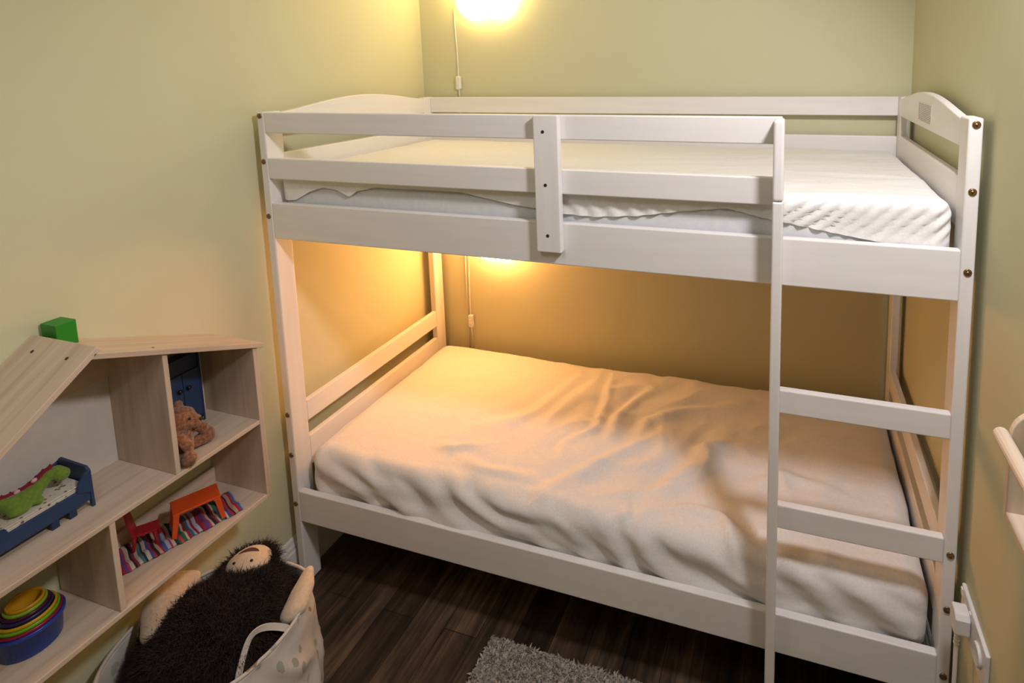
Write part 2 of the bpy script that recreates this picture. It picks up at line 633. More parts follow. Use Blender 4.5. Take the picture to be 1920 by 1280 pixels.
def shell(x0, x1, y0, y1, ztop, r_, skirt, disp, nx, ny):
    """cloth over a block: flat top, rounded edges, hanging skirt; skirt(x, y, dx, dy) gives its length"""
    E = 0.30
    ax, bx, ay, by = x0 + r_, x1 - r_, y0 + r_, y1 - r_
    # dense samples near the borders
    def axis(a, b_, n):
        k = int(n * 0.16)
        return np.concatenate([np.linspace(a - E, a, k, endpoint=False), np.linspace(a, b_, n - 2 * k), np.linspace(b_, b_ + E, k + 1)[1:]])
    xs, ys = axis(ax, bx, nx), axis(ay, by, ny)
    V = []
    for py in ys:
        for px in xs:
            cx, cy = min(max(px, ax), bx), min(max(py, ay), by)
            ex, ey = px - cx, py - cy
            d = max(abs(ex), abs(ey))
            nrm = Vector((0, 0, 1))
            if d < 1e-9:
                p = Vector((cx, cy, ztop))
                side = 0
            else:
                h = math.hypot(ex, ey)
                dx, dy = ex / h, ey / h
                q = math.pi * r_ / 2
                dd = d / E * (q + skirt(cx, cy, dx, dy))
                if dd < q:
                    a = dd / r_
                    p = Vector((cx + dx * r_ * math.sin(a), cy + dy * r_ * math.sin(a), ztop - r_ * (1 - math.cos(a))))
                    nrm = Vector((dx * math.sin(a), dy * math.sin(a), math.cos(a)))
                else:
                    p = Vector((cx + dx * r_, cy + dy * r_, ztop - r_ - (dd - q)))
                    nrm = Vector((dx, dy, 0))
            V.append(disp(p, nrm))
    n = len(xs)
    Fc = [(j * n + i, j * n + i + 1, (j + 1) * n + i + 1, (j + 1) * n + i) for j in range(len(ys) - 1) for i in range(n - 1)]
    return V, Fc


def seg_dist(p, poly):
    best = (9.0, 0.0)
    tot = len(poly) - 1
    for i in range(tot):
        ax_, ay_ = poly[i]
        bx_, by_ = poly[i + 1]
        vx, vy = bx_ - ax_, by_ - ay_
        t = max(0, min(1, ((p[0] - ax_) * vx + (p[1] - ay_) * vy) / (vx * vx + vy * vy)))
        qx, qy = p[0] - ax_ - t * vx, p[1] - ay_ - t * vy
        d = math.hypot(qx, qy)
        if d < best[0]:
            s = 1 if vx * qy - vy * qx > 0 else -1
            best = (d * s if False else d, (i + t) / tot * 1.0, s)[0:2] + (s,)
    return best


FOLDS = [  # polyline in x, y; height; width of the crease
    ([(1.014, .392), (1.01, .503), (1.049, .62), (1.091, .708)], .013, .022),
    ([(1.102, .387), (1.121, .501), (1.248, .604), (1.452, .715)], .012, .024),
    ([(.901, .081), (.986, .177), (1.096, .341), (1.16, .418)], .014, .028),
    ([(.892, .228), (.878, .308), (.955, .421), (.935, .606), (.902, .78)], .008, .018),
    ([(.471, .177), (.526, .173), (.608, .225)], .012, .022),
    ([(.55, .306), (.646, .366), (.712, .453), (.773, .744)], .008, .030),
    ([(.588, .14), (.665, .11), (.845, .124)], .010, .022),
    ([(1.264, .233), (1.364, .337), (1.336, .41), (1.437, .453)], .013, .026),
    ([(1.315, .135), (1.424, .125), (1.503, .052), (1.562, .0)], .012, .020),
    ([(1.157, .1), (1.170, .03), (1.216, -.05)], .009, .014),
    ([(1.44, .109), (1.482, .0), (1.512, -.05)], .010, .014),
    ([(.72, .30), (.80, .52), (.86, .70)], .006, .030),
    ([(1.22, .12), (1.30, .30), (1.40, .56)], .008, .030),
    ([(1.50, .30), (1.60, .36), (1.74, .33)], .007, .020),
]


def lower_disp(p, n):
    h = 0.0
    if n.z > 0.05:
        for poly, a, wd in FOLDS:
            d, t, s = seg_dist((p.x, p.y), poly)
            if d < wd * 4:
                fade = math.sin(math.pi * min(max(t, .06), .94)) ** .6
                sd = d * s / wd
                h += 1.35 * a * fade * (math.exp(-sd * sd) - .55 * math.exp(-(sd - 1.7) ** 2))
        mid = max(0, min(1, (p.x - .55) / .5)) * max(0, min(1, (1.85 - p.x) / .3))
        h += .009 * fbm((p.x * 2.2, p.y * 2.6, 3.1), 2)
        al, ac = p.x * .62 + p.y * .78, p.x * .78 - p.y * .62
        wv = fbm((al * 2, ac * 2, 6.6), 2)
        r1 = 1 - abs(noise.noise(Vector((al * 2.4 + wv * .5, ac * 6.5 + wv * .8, 1.7))))
        r2 = 1 - abs(noise.noise(Vector((al * 4.5 + 3, ac * 11 + wv * 1.2, 8.7))))
        h += (.0014 + .0105 * mid) * (r1 ** 4 - .4) + (.0012 + .0040 * mid) * (r2 ** 3 - .4)
        h += .0012 * fbm((p.x * 26, p.y * 30, 5), 2)
        h *= n.z
    if n.y < -0.05:                                     # front: folds pulled slantwise towards the tucked hem
        u = p.x * .72 + (p.z - .36) * 1.1
        k = fbm((p.x * 3.1, p.z * 4, 9.2), 2)
        amp = .0075 * (.35 + .65 * max(0, min(1, .5 + 1.4 * fbm((p.x * 2.3, 0, 4.4), 2))))
        h += -n.y * amp * math.sin(u * 46 + 5 * k)
        h += -n.y * .004 * fbm((p.x * 14 + p.z * 20, p.z * 16, 2.2), 3)
        # the long drape that starts at the left corner
        line = .43 - (p.x - .13) * .20
        dd = (p.z - line) / .020
        if .1 < p.x < .62:
            h += -n.y * .014 * math.exp(-dd * dd) * math.sin(math.pi * (p.x - .1) / .52)
        h += -n.y * .010 * math.exp(-((p.x - .62) / .16) ** 2) * max(0, min(1, (.40 - p.z) / .04))
        # ends curl inwards at the hem on the far right
    if abs(n.x) > .5:
        h += .003 * fbm((p.y * 9, p.z * 9, 7), 2)
    # the tucked lower edge
    q = p + n * h
    if p.z < .40:
        k = (.40 - p.z) / .06
        q = q - Vector((n.x, n.y, 0)) * .004 * k
    if q.y < 0.0035 and q.z < .372:
        q.y = 0.0035
    return q


mat_low = raw('mattress', *shell(.056, 1.924, .044, .836, .440, .045, lambda *a: .125, lambda p, n: p, 60, 34), M_matt, smooth=True)
props(mat_low, 'thin bluish white mattress under the rumpled sheet on the lower bunk', 'mattress', None)
sheet_low = raw('fitted_sheet', *shell(.044, 1.944, .026, .848, .484, .056,
                                       lambda x, y, dx, dy: .100 + (.012 * math.exp(-((x - .55) / .25) ** 2) if dy < -.5 else 0),
                                       lower_disp, 260, 150), M_sheet, smooth=True)
props(sheet_low, 'rumpled warm white sheet covering the lower bunk mattress', 'sheet')

HEM = [(0, 1.345), (.10, 1.355), (.16, 1.385), (.21, 1.400), (.26, 1.395), (.31, 1.375), (.34, 1.395), (.42, 1.412), (.52, 1.424), (.66, 1.418), (.78, 1.395), (.86, 1.383),
       (.93, 1.376), (1.0, 1.366), (1.1, 1.362), (1.22, 1.372), (1.36, 1.395), (1.45, 1.405), (1.54, 1.385), (1.62, 1.372), (1.76, 1.350), (1.85, 1.338), (2.0, 1.335)]


def upper_skirt(x, y, dx, dy):
    z = float(np.interp(x, [a for a, _ in HEM], [c for _, c in HEM])) if dy < -.3 else 1.36
    return max(0.005, 1.448 - .034 - z)


def upper_disp(p, n):
    h = 0.0
    if n.z > .05:
        h += n.z * (.004 * fbm((p.x * 2.3, p.y * 3, 1.1), 2) + .0030 * fbm((p.x * 3.5 + p.y, p.y * 13 - p.x * 3, 2.3), 3) + .001 * fbm((p.x * 20, p.y * 40, 4), 2))
        h += n.z * .004 * math.exp(-((p.y - .30 - .08 * (1.9 - p.x)) / .02) ** 2) * max(0, min(1, (p.x - 1.5) / .2))
    if n.y < -.03:
        m = max(0, min(1, (p.x - 1.42) / .15))
        u = p.x + (1.45 - p.z) * 1.25
        h += -n.y * m * (.0055 + .003 * fbm((p.x * 7, 0, 1), 2)) * min(1, max(0, (p.z - .345 - 1.0) / .03)) * math.sin(u * 165 + 4.5 * fbm((p.x * 5, p.z * 4, 6), 2))
        m2 = max(0, min(1, (p.x - .95) / .1)) * (1 - m)
        h += -n.y * m2 * .004 * math.sin((p.x + .5 * p.z) * 120 + 3 * fbm((p.x * 6, 0, 3), 2)) * max(0, min(1, (1.43 - p.z) / .04))
        h += -n.y * .003 * fbm((p.x * 9, p.z * 14, 8.8), 3)
    q = p + n * h
    if q.y < .0245:
        q.y = .0245
    return q


mat_up = raw('mattress', *shell(.040, 1.938, .034, .848, 1.441, .034, lambda *a: .125, lambda p, n: p, 60, 34), M_matt, smooth=True)
props(mat_up, 'bluish white mattress showing below the sheet edge on the upper bunk', 'mattress')
sheet_up = raw('fitted_sheet', *shell(.035, 1.942, .027, .855, 1.448, .034, upper_skirt, upper_disp, 260, 120), M_sheetw, smooth=True)
props(sheet_up, 'white sheet with slanting gathers pulled over the upper bunk mattress', 'sheet')

# ------------------------------------------------------------------ flower lamps on the end wall


def flower_lamp(cx, cz, R_, strength, colour, label, sw_x, sw_z, cord_pts):
    t = thing('wall_lamp', label, 'wall lamp', (cx, YB, cz), 'flower lamps on the end wall')
    m = lamp_mat('glowing lamp shade', strength, colour)
    nth, nr = 120, 14
    V, Fc = [(cx, YB - .105, cz)], []
    for j in range(1, nr + 1):
        s = j / nr
        for i in range(nth):
            a = 2 * math.pi * i / nth
            pet = .80 + .20 * abs(math.cos(3.0 * a)) ** .55
            rr_ = R_ * s * (1 - s * s * (1 - pet))
            dep = .105 * (1 - s ** 2.6) + .022 + .012 * s * abs(math.cos(3.0 * a))
            V.append((cx + rr_ * math.cos(a), YB - dep if j < nr else YB - .030, cz + rr_ * math.sin(a)))
    for i in range(nth):
        Fc.append((0, 1 + i, 1 + (i + 1) % nth))
    for j in range(1, nr):
        for i in range(nth):
            a, c = 1 + (j - 1) * nth, 1 + j * nth
            Fc.append((a + i, c + i, c + (i + 1) % nth, a + (i + 1) % nth))
    V[0] = (cx, YB - .127, cz)
    raw('lamp_shade', V, Fc, m, t, smooth=True)
    bm = bmesh.new()
    add_lathe(bm, [(0, 0), (.055, 0), (.055, .035), (0, .035)], (cx, YB, cz), (0, -1, 0), 24)
    obj('wall_plate', bm, M_cord, t, bevel=.003)
    bm = bmesh.new()
    add_tube(bm, cord_pts, .0026, 8)
    cdo = obj('cord', bm, M_cord, t, smooth=True)
    bm = bmesh.new()
    add_box(bm, sw_x - .012, sw_x + .012, YB - .024, YB - .004, sw_z - .030, sw_z + .030)
    sw = obj('switch', bm, M_cord, cdo, bevel=.006, seg=3)
    bm = bmesh.new()
    add_box(bm, sw_x - .005, sw_x + .005, YB - .027, YB - .022, sw_z - .012, sw_z + .012)
    obj('rocker', bm, M_cord, sw, bevel=.002)
    return t


yc = YB - .005
flower_lamp(.325, 2.150, .197, LAMP_UP, (1.0, .70, .28), 'glowing flower shaped wall lamp above the upper bunk', .163, 1.697,
            [(.29, YB - .02, 2.10), (.20, yc, 2.07), (.152, yc, 2.02), (.152, yc, 1.95), (.157, yc, 1.85), (.163, YB - .013, 1.74), (.163, YB - .013, 1.65),
             (.160, yc, 1.60), (.150, YB - .004, 1.3), (.144, yc, .80), (.146, yc, .42)])
flower_lamp(.325, 1.030, .150, LAMP_LOW, (1.0, .455, .15), 'glowing wall lamp tucked just under the upper bunk', .165, .578,
            [(.29, YB - .02, 1.03), (.20, yc, 1.0), (.165, yc, .96), (.160, yc, .80), (.163, YB - .013, .62), (.165, YB - .013, .53), (.168, yc, .42)])

# ------------------------------------------------------------------ doll house shelf on the left wall
XF = 0.179                                                # front edges of the shelf
sh = thing('dollhouse_shelf', 'pale wooden house shaped shelf with sloping roof on the left wall', 'shelf', (XL, -.6, .56))
PK = (-.600, 1.168)                                       # roof ridge (y, z)
sr = (1.001 - 1.168) / (-.205 + .600)                     # fall of the right roof half
TH = .013


def roofz(y):
    return PK[1] + (y - PK[0]) * sr


# right roof half, top surface on the line
nr_ = Vector((0, -sr, 1)).normalized() * TH
rp = prism('roof_panel', [(-.200, roofz(-.200)), (PK[0], PK[1]), (PK[0] - nr_.y, PK[1] - nr_.z), (-.200 - nr_.y, roofz(-.200) - nr_.z)],
           'x', XL, XF + .006, pale_wood('y', -math.atan(sr)), sh, bevel=.0015)
sl = (1.049 - 1.168) / (-.765 + .600)                     # left half, steeper, lies over the ridge
nl_ = Vector((0, -sl, 1)).normalized() * TH


def lz(y):
    return PK[1] + .008 + (y - PK[0]) * sl


lp = prism('roof_panel', [(PK[0] + .006, lz(PK[0] + .006)), (-1.03, lz(-1.03)), (-1.03 - nl_.y, lz(-1.03) - nl_.z), (PK[0] + .006 - nl_.y, lz(PK[0] + .006) - nl_.z)],
           'x', XL, XF + .006, pale_wood('y', -math.atan(sl)), sh, bevel=.0015)
for x in (0.022, .135):
    y = PK[0] - .022
    bm = bmesh.new()
    add_lathe(bm, [(0, .0003), (.002, .0006), (.0034, .001), (.0038, -.001), (0, -.001)], (x, y, lz(y)), (0, -sl, 1), 12)
    obj('screw', bm, M_screw, lp, smooth=True)
bm = bmesh.new()
add_lathe(bm, [(0, .0003), (.0018, .0006), (.003, .001), (.0034, -.001), (0, -.001)], (XF - .02, -.47, roofz(-.47)), (0, -sr, 1), 12)
obj('screw', bm, M_screw, rp, smooth=True)
ZM, ZB = .784, .556                                       # top faces of the two shelf boards
YR0, YR1 = -.234, -.220                                   # right side panel
prism('side_panel', [(YR0, ZB - TH), (YR1, ZB - TH), (YR1, roofz(YR1) - .0145), (YR0, roofz(YR0) - .0145)], 'x', XL, XF, PW['z'], sh, bevel=.0015)
prism('side_panel', [(-1.0, ZB - TH), (-.986, ZB - TH), (-.986, lz(-.986) - .018), (-1.0, lz(-1.0) - .018)], 'x', XL, XF, PW['z'], sh, bevel=.0015)
board('shelf_board', XL, XF, -.986, YR0, ZM - .012, ZM, PW['y'], sh, bevel=.0015)
board('shelf_board', XL, XF, -.986, YR0, ZB - .013, ZB, PW['y'], sh, bevel=.0015)
YD = -.4645
prism('divider', [(YD, ZM), (YD + .012, ZM), (YD + .012, roofz(YD + .012) - .0145), (YD, roofz(YD) - .0145)], 'x', XL + .004, XF - .001, PW['z'], sh, bevel=.0015)
board('divider', XL + .004, XF - .001, -.612, -.600, ZB, ZM - .012, PW['z'], sh, bevel=.0015)
# backing, and the hanging strip below the roof
pts = [(-.986, ZM), (YR0, ZM), (YR0, roofz(YR0) - .016), (PK[0], PK[1] - .018), (-.986, lz(-.986) - .020)]
prism('back_panel', pts, 'x', XL + .0005, XL + .004, M_back, sh, bevel=0)
zb0 = 1.012
prism('hanging_strip', [(-.80, zb0), (YD, zb0), (YD, roofz(YD) - .016), (PK[0], PK[1] - .018), (-.80, lz(-.80) - .020)], 'x', XL + .004, XL + .014, PW['y'], sh, bevel=.001)
board('back_strip', XL + .001, XL + .012, -.600, YR0, ZB, ZB + .045, PW['y'], sh, bevel=.001)

# ------------------------------------------------------------------ toys in and on the shelf
# green block leaning on the roof ridge
bw = .022
g = prism('toy_block', [(-.581, roofz(-.581) + .0004), (-.541, roofz(-.541) + .0004), (-.541, 1.2005), (-.581, 1.2005)], 'x', -.022, .030, M_green, bevel=.0015)
props(g, 'plain green wooden block sitting on the roof ridge of the shelf', 'toy block')

# dark blue toy wardrobe
wr = thing('toy_wardrobe', 'navy blue toy wardrobe with two doors behind the brown teddy', 'toy wardrobe', (.0, -.34, ZM))
WX0, WX1, WY0, WY1, WZ = XL + .016, .022, -.376, -.272, 1.004
bm = bmesh.new()
add_box(bm, WX0, WX1, WY0, WY1, ZM + .014, WZ - .014)
obj('cabinet_body', bm, M_navy, wr, bevel=.001)
for y0 in (WY0, WY1 - .006):
    board('side', WX0, WX1 + .003, y0, y0 + .006, ZM, WZ - .014, M_navy, wr, bevel=.001)
for y0, y1, ky in ((WY0 + .007, (WY0 + WY1) / 2 - .0006, (WY0 + WY1) / 2 - .012), ((WY0 + WY1) / 2 + .0006, WY1 - .007, (WY0 + WY1) / 2 + .012)):
    dr = board('door', WX1, WX1 + .004, y0, y1, ZM + .022, WZ - .058, M_navyl, wr, bevel=.0008)
    bm = bmesh.new()
    add_ball(bm, (WX1 + .009, ky, .902), (.005, .0065, .0065), seg=12, rings=8)
    obj('knob', bm, M_black, dr, smooth=True)

# brown teddy bear sitting against the divider
tb = thing('teddy_bear', 'small brown teddy bear sitting on the shelf against the upright divider', 'teddy bear', (.13, -.43, ZM))
TBM = Matrix.Translation((.118, -.413, ZM)) @ Matrix.Rotation(math.radians(30), 4, 'Z') @ Matrix.Scale(1.12, 4)


def T(x, y, z):
    return TBM @ Vector((x, y, z))


bm = bmesh.new()
def bb(c, r_):
    add_ball(bm, T(*c), tuple(1.12 * q for q in r_), TBM.to_3x3().normalized(), seg=16, rings=10)
bb((0, 0, .040), (.030, .030, .036))
bb((.004, 0, .062), (.024, .025, .024))
bb((.006, .002, .088), (.033, .034, .029))
bb((.034, .004, .080), (.017, .018, .014))
bb((-.004, -.025, .112), (.009, .011, .011))
bb((-.004, .025, .112), (.009, .011, .011))
for s in (-1, 1):
    for k in range(5):
        t_ = k / 4
        bb((.012 + .026 * t_, s * (.016 + .026 * t_), .018 - .002 * t_), (.014, .014, .014))
    bb((.042, s * .044, .021), (.014, .014, .019))
    for k in range(4):
        t_ = k / 3
        bb((.010 + .026 * t_, s * (.028 + .006 * t_), .068 - .024 * t_), (.012, .012, .012))
body = remesh(obj('body', bm, M_bear, tb, smooth=True), .0035, 3)
tx_ = bpy.data.textures.new('plush', 'CLOUDS')
tx_.noise_scale = .006
dm = body.modifiers.new('plush', 'DISPLACE')
dm.texture = tx_
dm.strength = .004
bm = bmesh.new()
add_ball(bm, T(.050, .004, .085), (.004, .006, .0045), seg=10, rings=8)
obj('nose', bm, M_black, tb, smooth=True)
for s in (-.013, .019):
    bm = bmesh.new()
    add_ball(bm, T(.0345, s, .097), .0034, seg=10, rings=8)
    obj('eye', bm, M_black, tb, smooth=True)

# blue toy bed
BX0, BX1, BY0, BY1 = -.012, .098, -.88, -.588
tbed = thing('toy_bed', 'dark blue toy bed with cream printed bedding on the middle shelf', 'toy bed', (.046, -.72, ZM))
Zf = ZM + .030
bm = bmesh.new()
add_box(bm, BX0 + .003, BX0 + .009, BY0, BY1 - .004, Zf - .004, Zf + .026)
add_box(bm, BX1 - .009, BX1 - .003, BY0, BY1 - .004, Zf - .012, Zf + .022)
add_box(bm, BX0 + .004, BX1 - .004, BY0, BY1 - .004, Zf - .004, Zf + .004)
obj('frame', bm, M_navyl, tbed, bevel=.0015)
hb = [(BX0, ZM + .002), (BX0 + .008, ZM + .002), (BX0 + .012, Zf), (BX1 - .012, Zf), (BX1 - .008, ZM), (BX1, ZM), (BX1 - .001, Zf + .058), (BX1 - .010, Zf + .066), (BX0 + .012, Zf + .070), (BX0 + .002, Zf + .060)]
prism('headboard', hb, 'y', BY1 - .006, BY1, M_navyl, tbed, bevel=.001)
for xa in (BX0, BX1 - .006):
    s_ = 1
    prism('head_wing', [(BY1 - .030, Zf + .020), (BY1 - .004, Zf + .006), (BY1 - .004, Zf + .060), (BY1 - .014, Zf + .056), (BY1 - .026, Zf + .040)], 'x', xa, xa + .006, M_navyl, tbed, bevel=.001)
prism('side_guard', [(-.732, Zf + .016), (-.738, Zf + .034), (-.752, Zf + .040), (-.86, Zf + .040), (-.86, Zf + .010), (-.732, Zf + .010)], 'x', BX1 - .009, BX1 - .002, M_navyl, tbed, bevel=.001)
board('footboard', BX0, BX1, BY0, BY0 + .006, ZM, Zf + .05, M_navyl, tbed, bevel=.001)
for y in (-.628, -.660, -.80):
    board('leg', BX1 - .014, BX1 - .004, y - .007, y + .007, ZM, Zf - .010, M_navy, tbed, bevel=.001)
mtt = board('toy_mattress', BX0 + .010, BX1 - .010, BY0 + .008, BY1 - .008, Zf + .0045, Zf + .030, M_dots, tbed, bevel=.004)
mtt['label'] = 'cream bedding with small dark prints'
# blanket top, slightly lifted at its front edge
board('blanket', BX0 + .009, BX1 - .008, -.760, BY1 - .012, Zf + .0305, Zf + .0335, M_dots, tbed, bevel=.001)

# green plush dragon lying on the toy bed
dg = thing('plush_dragon', 'small green plush dinosaur with dark red back lying on the toy bed', 'soft toy', (.05, -.68, Zf + .034))
bm = bmesh.new()
zt0 = Zf + .034
SP = [((.046, -.736, .040), .006), ((.050, -.722, .032), .011), ((.056, -.708, .022), .018), ((.058, -.692, .019), .019), ((.056, -.676, .020), .018),
      ((.052, -.662, .024), .015), ((.050, -.650, .031), .013), ((.050, -.640, .037), .013), ((.054, -.628, .036), .015), ((.062, -.622, .030), .014)]
for (c, r_) in SP:
    add_ball(bm, (c[0], c[1], zt0 + c[2]), (r_, r_ * 1.05, r_), seg=14, rings=10)
add_ball(bm, (.070, -.702, zt0 + .008), (.014, .022, .008), seg=12, rings=8)
add_ball(bm, (.072, -.672, zt0 + .008), (.012, .010, .008), seg=12, rings=8)
remesh(obj('body', bm, M_drag, dg, smooth=True), .003, 4)
bm = bmesh.new()
ridge = [(-.730, .046), (-.716, .042), (-.702, .039), (-.688, .037), (-.672, .039), (-.658, .044), (-.645, .050), (-.632, .052)]
for (y, z) in ridge:
    x = .043 if y < -.66 else .042
    mtr = Matrix.Translation((x, y, zt0 + z - .005)) @ Matrix.Rotation(math.radians(-25), 4, 'Y')
    vs = [bm.verts.new(mtr @ Vector(q)) for q in ((0, -.009, 0), (.004, 0, 0), (0, .009, 0), (-.004, 0, 0), (0, .003, .0085))]
    for f in ((0, 1, 4), (1, 2, 4), (2, 3, 4), (3, 0, 4)):
        bm.faces.new([vs[i] for i in f])
    bm.faces.new([vs[i] for i in (3, 2, 1, 0)])
add_tube(bm, [(.046, y, zt0 + z - .006) for y, z in ridge], [.0085] * len(ridge), 8)
obj('back_crest', bm, M_dragr, dg)
for (y, z) in ((-.694, .038), (-.664, .043), (-.702, .034)):
    bm = bmesh.new()
    add_ball(bm, (.050, y, zt0 + z), (.004, .006, .005), seg=10, rings=6)
    obj('spot', bm, M_pink, dg, smooth=True)
bm = bmesh.new()
add_ball(bm, (.064, -.626, zt0 + .042), .0022, seg=8, rings=6)
obj('eye', bm, M_black, dg, smooth=True)

# striped doll rug on the bottom shelf
nu, nv = 12, 120
V, UV, Fc = [], [], []
for j in range(nv + 1):
    for i in range(nu + 1):
        a, c = i / nu, j / nv
        lx = -.054 + .110 * a + .002 * math.sin(c * 30)
        ly = -.131 + .262 * c + .002 * math.sin(a * 7)
        x = .070 + lx * math.cos(.36) + ly * math.sin(.36)
        y = -.402 - lx * math.sin(.36) + ly * math.cos(.36)
        z = ZB + .0035 + .0018 * math.sin(c * 2 * math.pi * 15) + .003 * abs(fbm((a * 2, c * 6, 1), 2)) + (.010 * math.exp(-((a - .80) / .09) ** 2) * (0.5 + .5 * math.sin(c * 40)))
        z -= .002 if i in (0, nu) else 0
        V.append((x, y, max(z, ZB + .0012)))
        UV.append((a, c))
for j in range(nv):
    for i in range(nu):
        q = j * (nu + 1) + i
        Fc.append((q, q + 1, q + nu + 2, q + nu + 1))
dr_ = raw('toy_rug', V, Fc, M_stripe, smooth=True)
uvl = dr_.data.uv_layers.new(name='weave')
for lp_ in dr_.data.loops:
    uvl.data[lp_.index].uv = UV[lp_.vertex_index]
sd = dr_.modifiers.new('thick', 'SOLIDIFY')
sd.thickness = .002
sd.offset = 1
props(dr_, 'multicoloured striped toy rug on the bottom shelf under red chair and orange table', 'toy rug')
ZR = ZB + .008

# orange toy table
tt = thing('toy_table', 'orange toy table standing on the striped toy rug', 'toy table', (.105, -.365, ZR))
TZ = ZR + .066
mtb = Matrix.Translation((.094, -.372, 0)) @ Matrix.Rotation(math.radians(-30), 4, 'Z')
bm = bmesh.new()
add_box(bm, -.033, .033, -.052, .052, TZ - .006, TZ, mtb)
obj('tabletop', bm, M_orange, tt, bevel=.002)
for sx_ in (-1, 1):
    for sy_ in (-1, 1):
        bm = bmesh.new()
        A = [(sx_ * .030 + a * .006 - .003 * sx_, sy_ * .048 + c * .007 - .004 * sy_) for a, c in ((-1, -1), (1, -1), (1, 1), (-1, 1))]
        B = [(sx_ * .031 + a * .004, sy_ * .054 + c * .005) for a, c in ((-1, -1), (1, -1), (1, 1), (-1, 1))]
        top = [bm.verts.new(mtb @ Vector((x, y, TZ - .005))) for x, y in A]
        bot = [bm.verts.new(mtb @ Vector((x, y, ZR - .001))) for x, y in B]
        bm.faces.new(top)
        bm.faces.new(bot[::-1])
        for i in range(4):
            bm.faces.new((top[i], top[(i + 1) % 4], bot[(i + 1) % 4], bot[i]))
        obj('leg', bm, M_orange, tt, bevel=.001)

# red toy chair
tc_ = thing('toy_chair', 'red toy chair standing on the striped toy rug beside the orange table', 'toy chair', (.05, -.50, ZR))
mch = Matrix.Translation((.035, -.461, 0)) @ Matrix.Rotation(math.radians(-40), 4, 'Z')
CZ = ZR + .040
bm = bmesh.new()
add_box(bm, -.020, .020, -.024, .026, CZ - .005, CZ, mch)
obj('seat', bm, M_red, tc_, bevel=.0015)
for sx_ in (-1, 1):
    for sy_ in (-1, 1):
        bm = bmesh.new()
        add_tube(bm, [mch @ Vector((sx_ * .017, sy_ * .020, CZ - .004)), mch @ Vector((sx_ * .020, sy_ * .024, ZR - .001))], [.005, .0035], 8)
        obj('leg', bm, M_red, tc_)
bm = bmesh.new()
vs = [(-.019, -.024, CZ - .002), (.019, -.024, CZ - .002), (.022, -.032, CZ + .036), (.014, -.038, CZ + .072), (-.014, -.038, CZ + .072), (-.022, -.032, CZ + .036)]
A = [bm.verts.new(mch @ Vector(q)) for q in vs]
B = [bm.verts.new(mch @ (Vector(q) + Vector((0, .005, 0)))) for q in vs]
bm.faces.new(A)
bm.faces.new(B[::-1])
for i in range(6):
    bm.faces.new((A[i], A[(i + 1) % 6], B[(i + 1) % 6], B[i]))
obj('backrest', bm, M_red, tc_, bevel=.001)

# nested stacking cups
CUPS = [('blue', (.012, .055, .36), 'outermost and largest'), ('crimson', (.26, .012, .045), 'just inside the blue one'), ('bright green', (.17, .42, .02), 'second ring of the nest from outside, showing green'),
        ('yellow', (.62, .36, .012), 'third ring'), ('navy', (.03, .025, .09), ''), ('dark purple', (.065, .010, .045), ''), ('lime green', (.25, .42, .03), ''), ('golden yellow', (.58, .30, .010), '')]
CUP_LABEL = ['large blue stacking cup holding the whole nest of cups', 'crimson rimmed stacking cup set directly inside the blue cup',
             'bright green ringed stacking cup between the crimson and outer yellow rims', 'wide yellow stacking cup whose rim surrounds the dark cups',
             'navy stacking cup just inside the wide yellow rim', 'dark purple stacking cup around the small lime green cup',
             'small lime green stacking cup directly around the innermost yellow cup', 'innermost and smallest yellow stacking cup, empty, at top of the nest']
ccx, ccy = .064, -.714
for i, (nm, c, _) in enumerate(CUPS):
    Rr = .0570 - .0038 * i - (.002 if i > 3 else 0)
    ztop = ZB + .058 + .0062 * i
    zbot = ZB + .0004 + .0038 * i
    mcup = plain(nm + ' plastic', c, .3)
    bm = bmesh.new()
    hgt = ztop - zbot
    rb = Rr * .88
    add_lathe(bm, [(0, 0), (rb - .002, 0), (rb, .002), (Rr - .002, hgt - .009), (Rr + .0022, hgt - .008), (Rr + .0026, hgt - .002), (Rr + .0015, hgt), (Rr - .0012, hgt), (Rr - .0022, hgt - .003),
                   (rb - .0018, .0034), (0, .0034)], (ccx, ccy, zbot), (0, 0, 1), 40)
    cup = obj('stacking_cup', bm, mcup, smooth=True)
    props(cup, CUP_LABEL[i], 'toy cup', 'nested stacking cups on the bottom shelf')

# ------------------------------------------------------------------ fabric basket with the plush animal
BCX, BCY, BZ = .200, -.430, .350
bk = thing('storage_basket', 'cream leaf printed cloth basket on the floor below the shelf', 'basket', (BCX + .03, BCY + .01, 0))


def rim_r(a):
    # slack round rim: (angle) -> radius
    k = [(-180, .195), (-140, .225), (-115, .240), (-90, .232), (-60, .210), (-35, .196), (-10, .194), (15, .212), (35, .222), (50, .220), (75, .205), (110, .190), (150, .186), (180, .195)]
    return float(np.interp(math.degrees(a), [q[0] for q in k], [q[1] for q in k]))


def rim_z(a):
    d = math.degrees(a)
    return BZ + .012 * math.exp(-((d - 40) / 25) ** 2) - .010 * math.exp(-((d + 20) / 30) ** 2) + .006 * math.sin(3 * a)


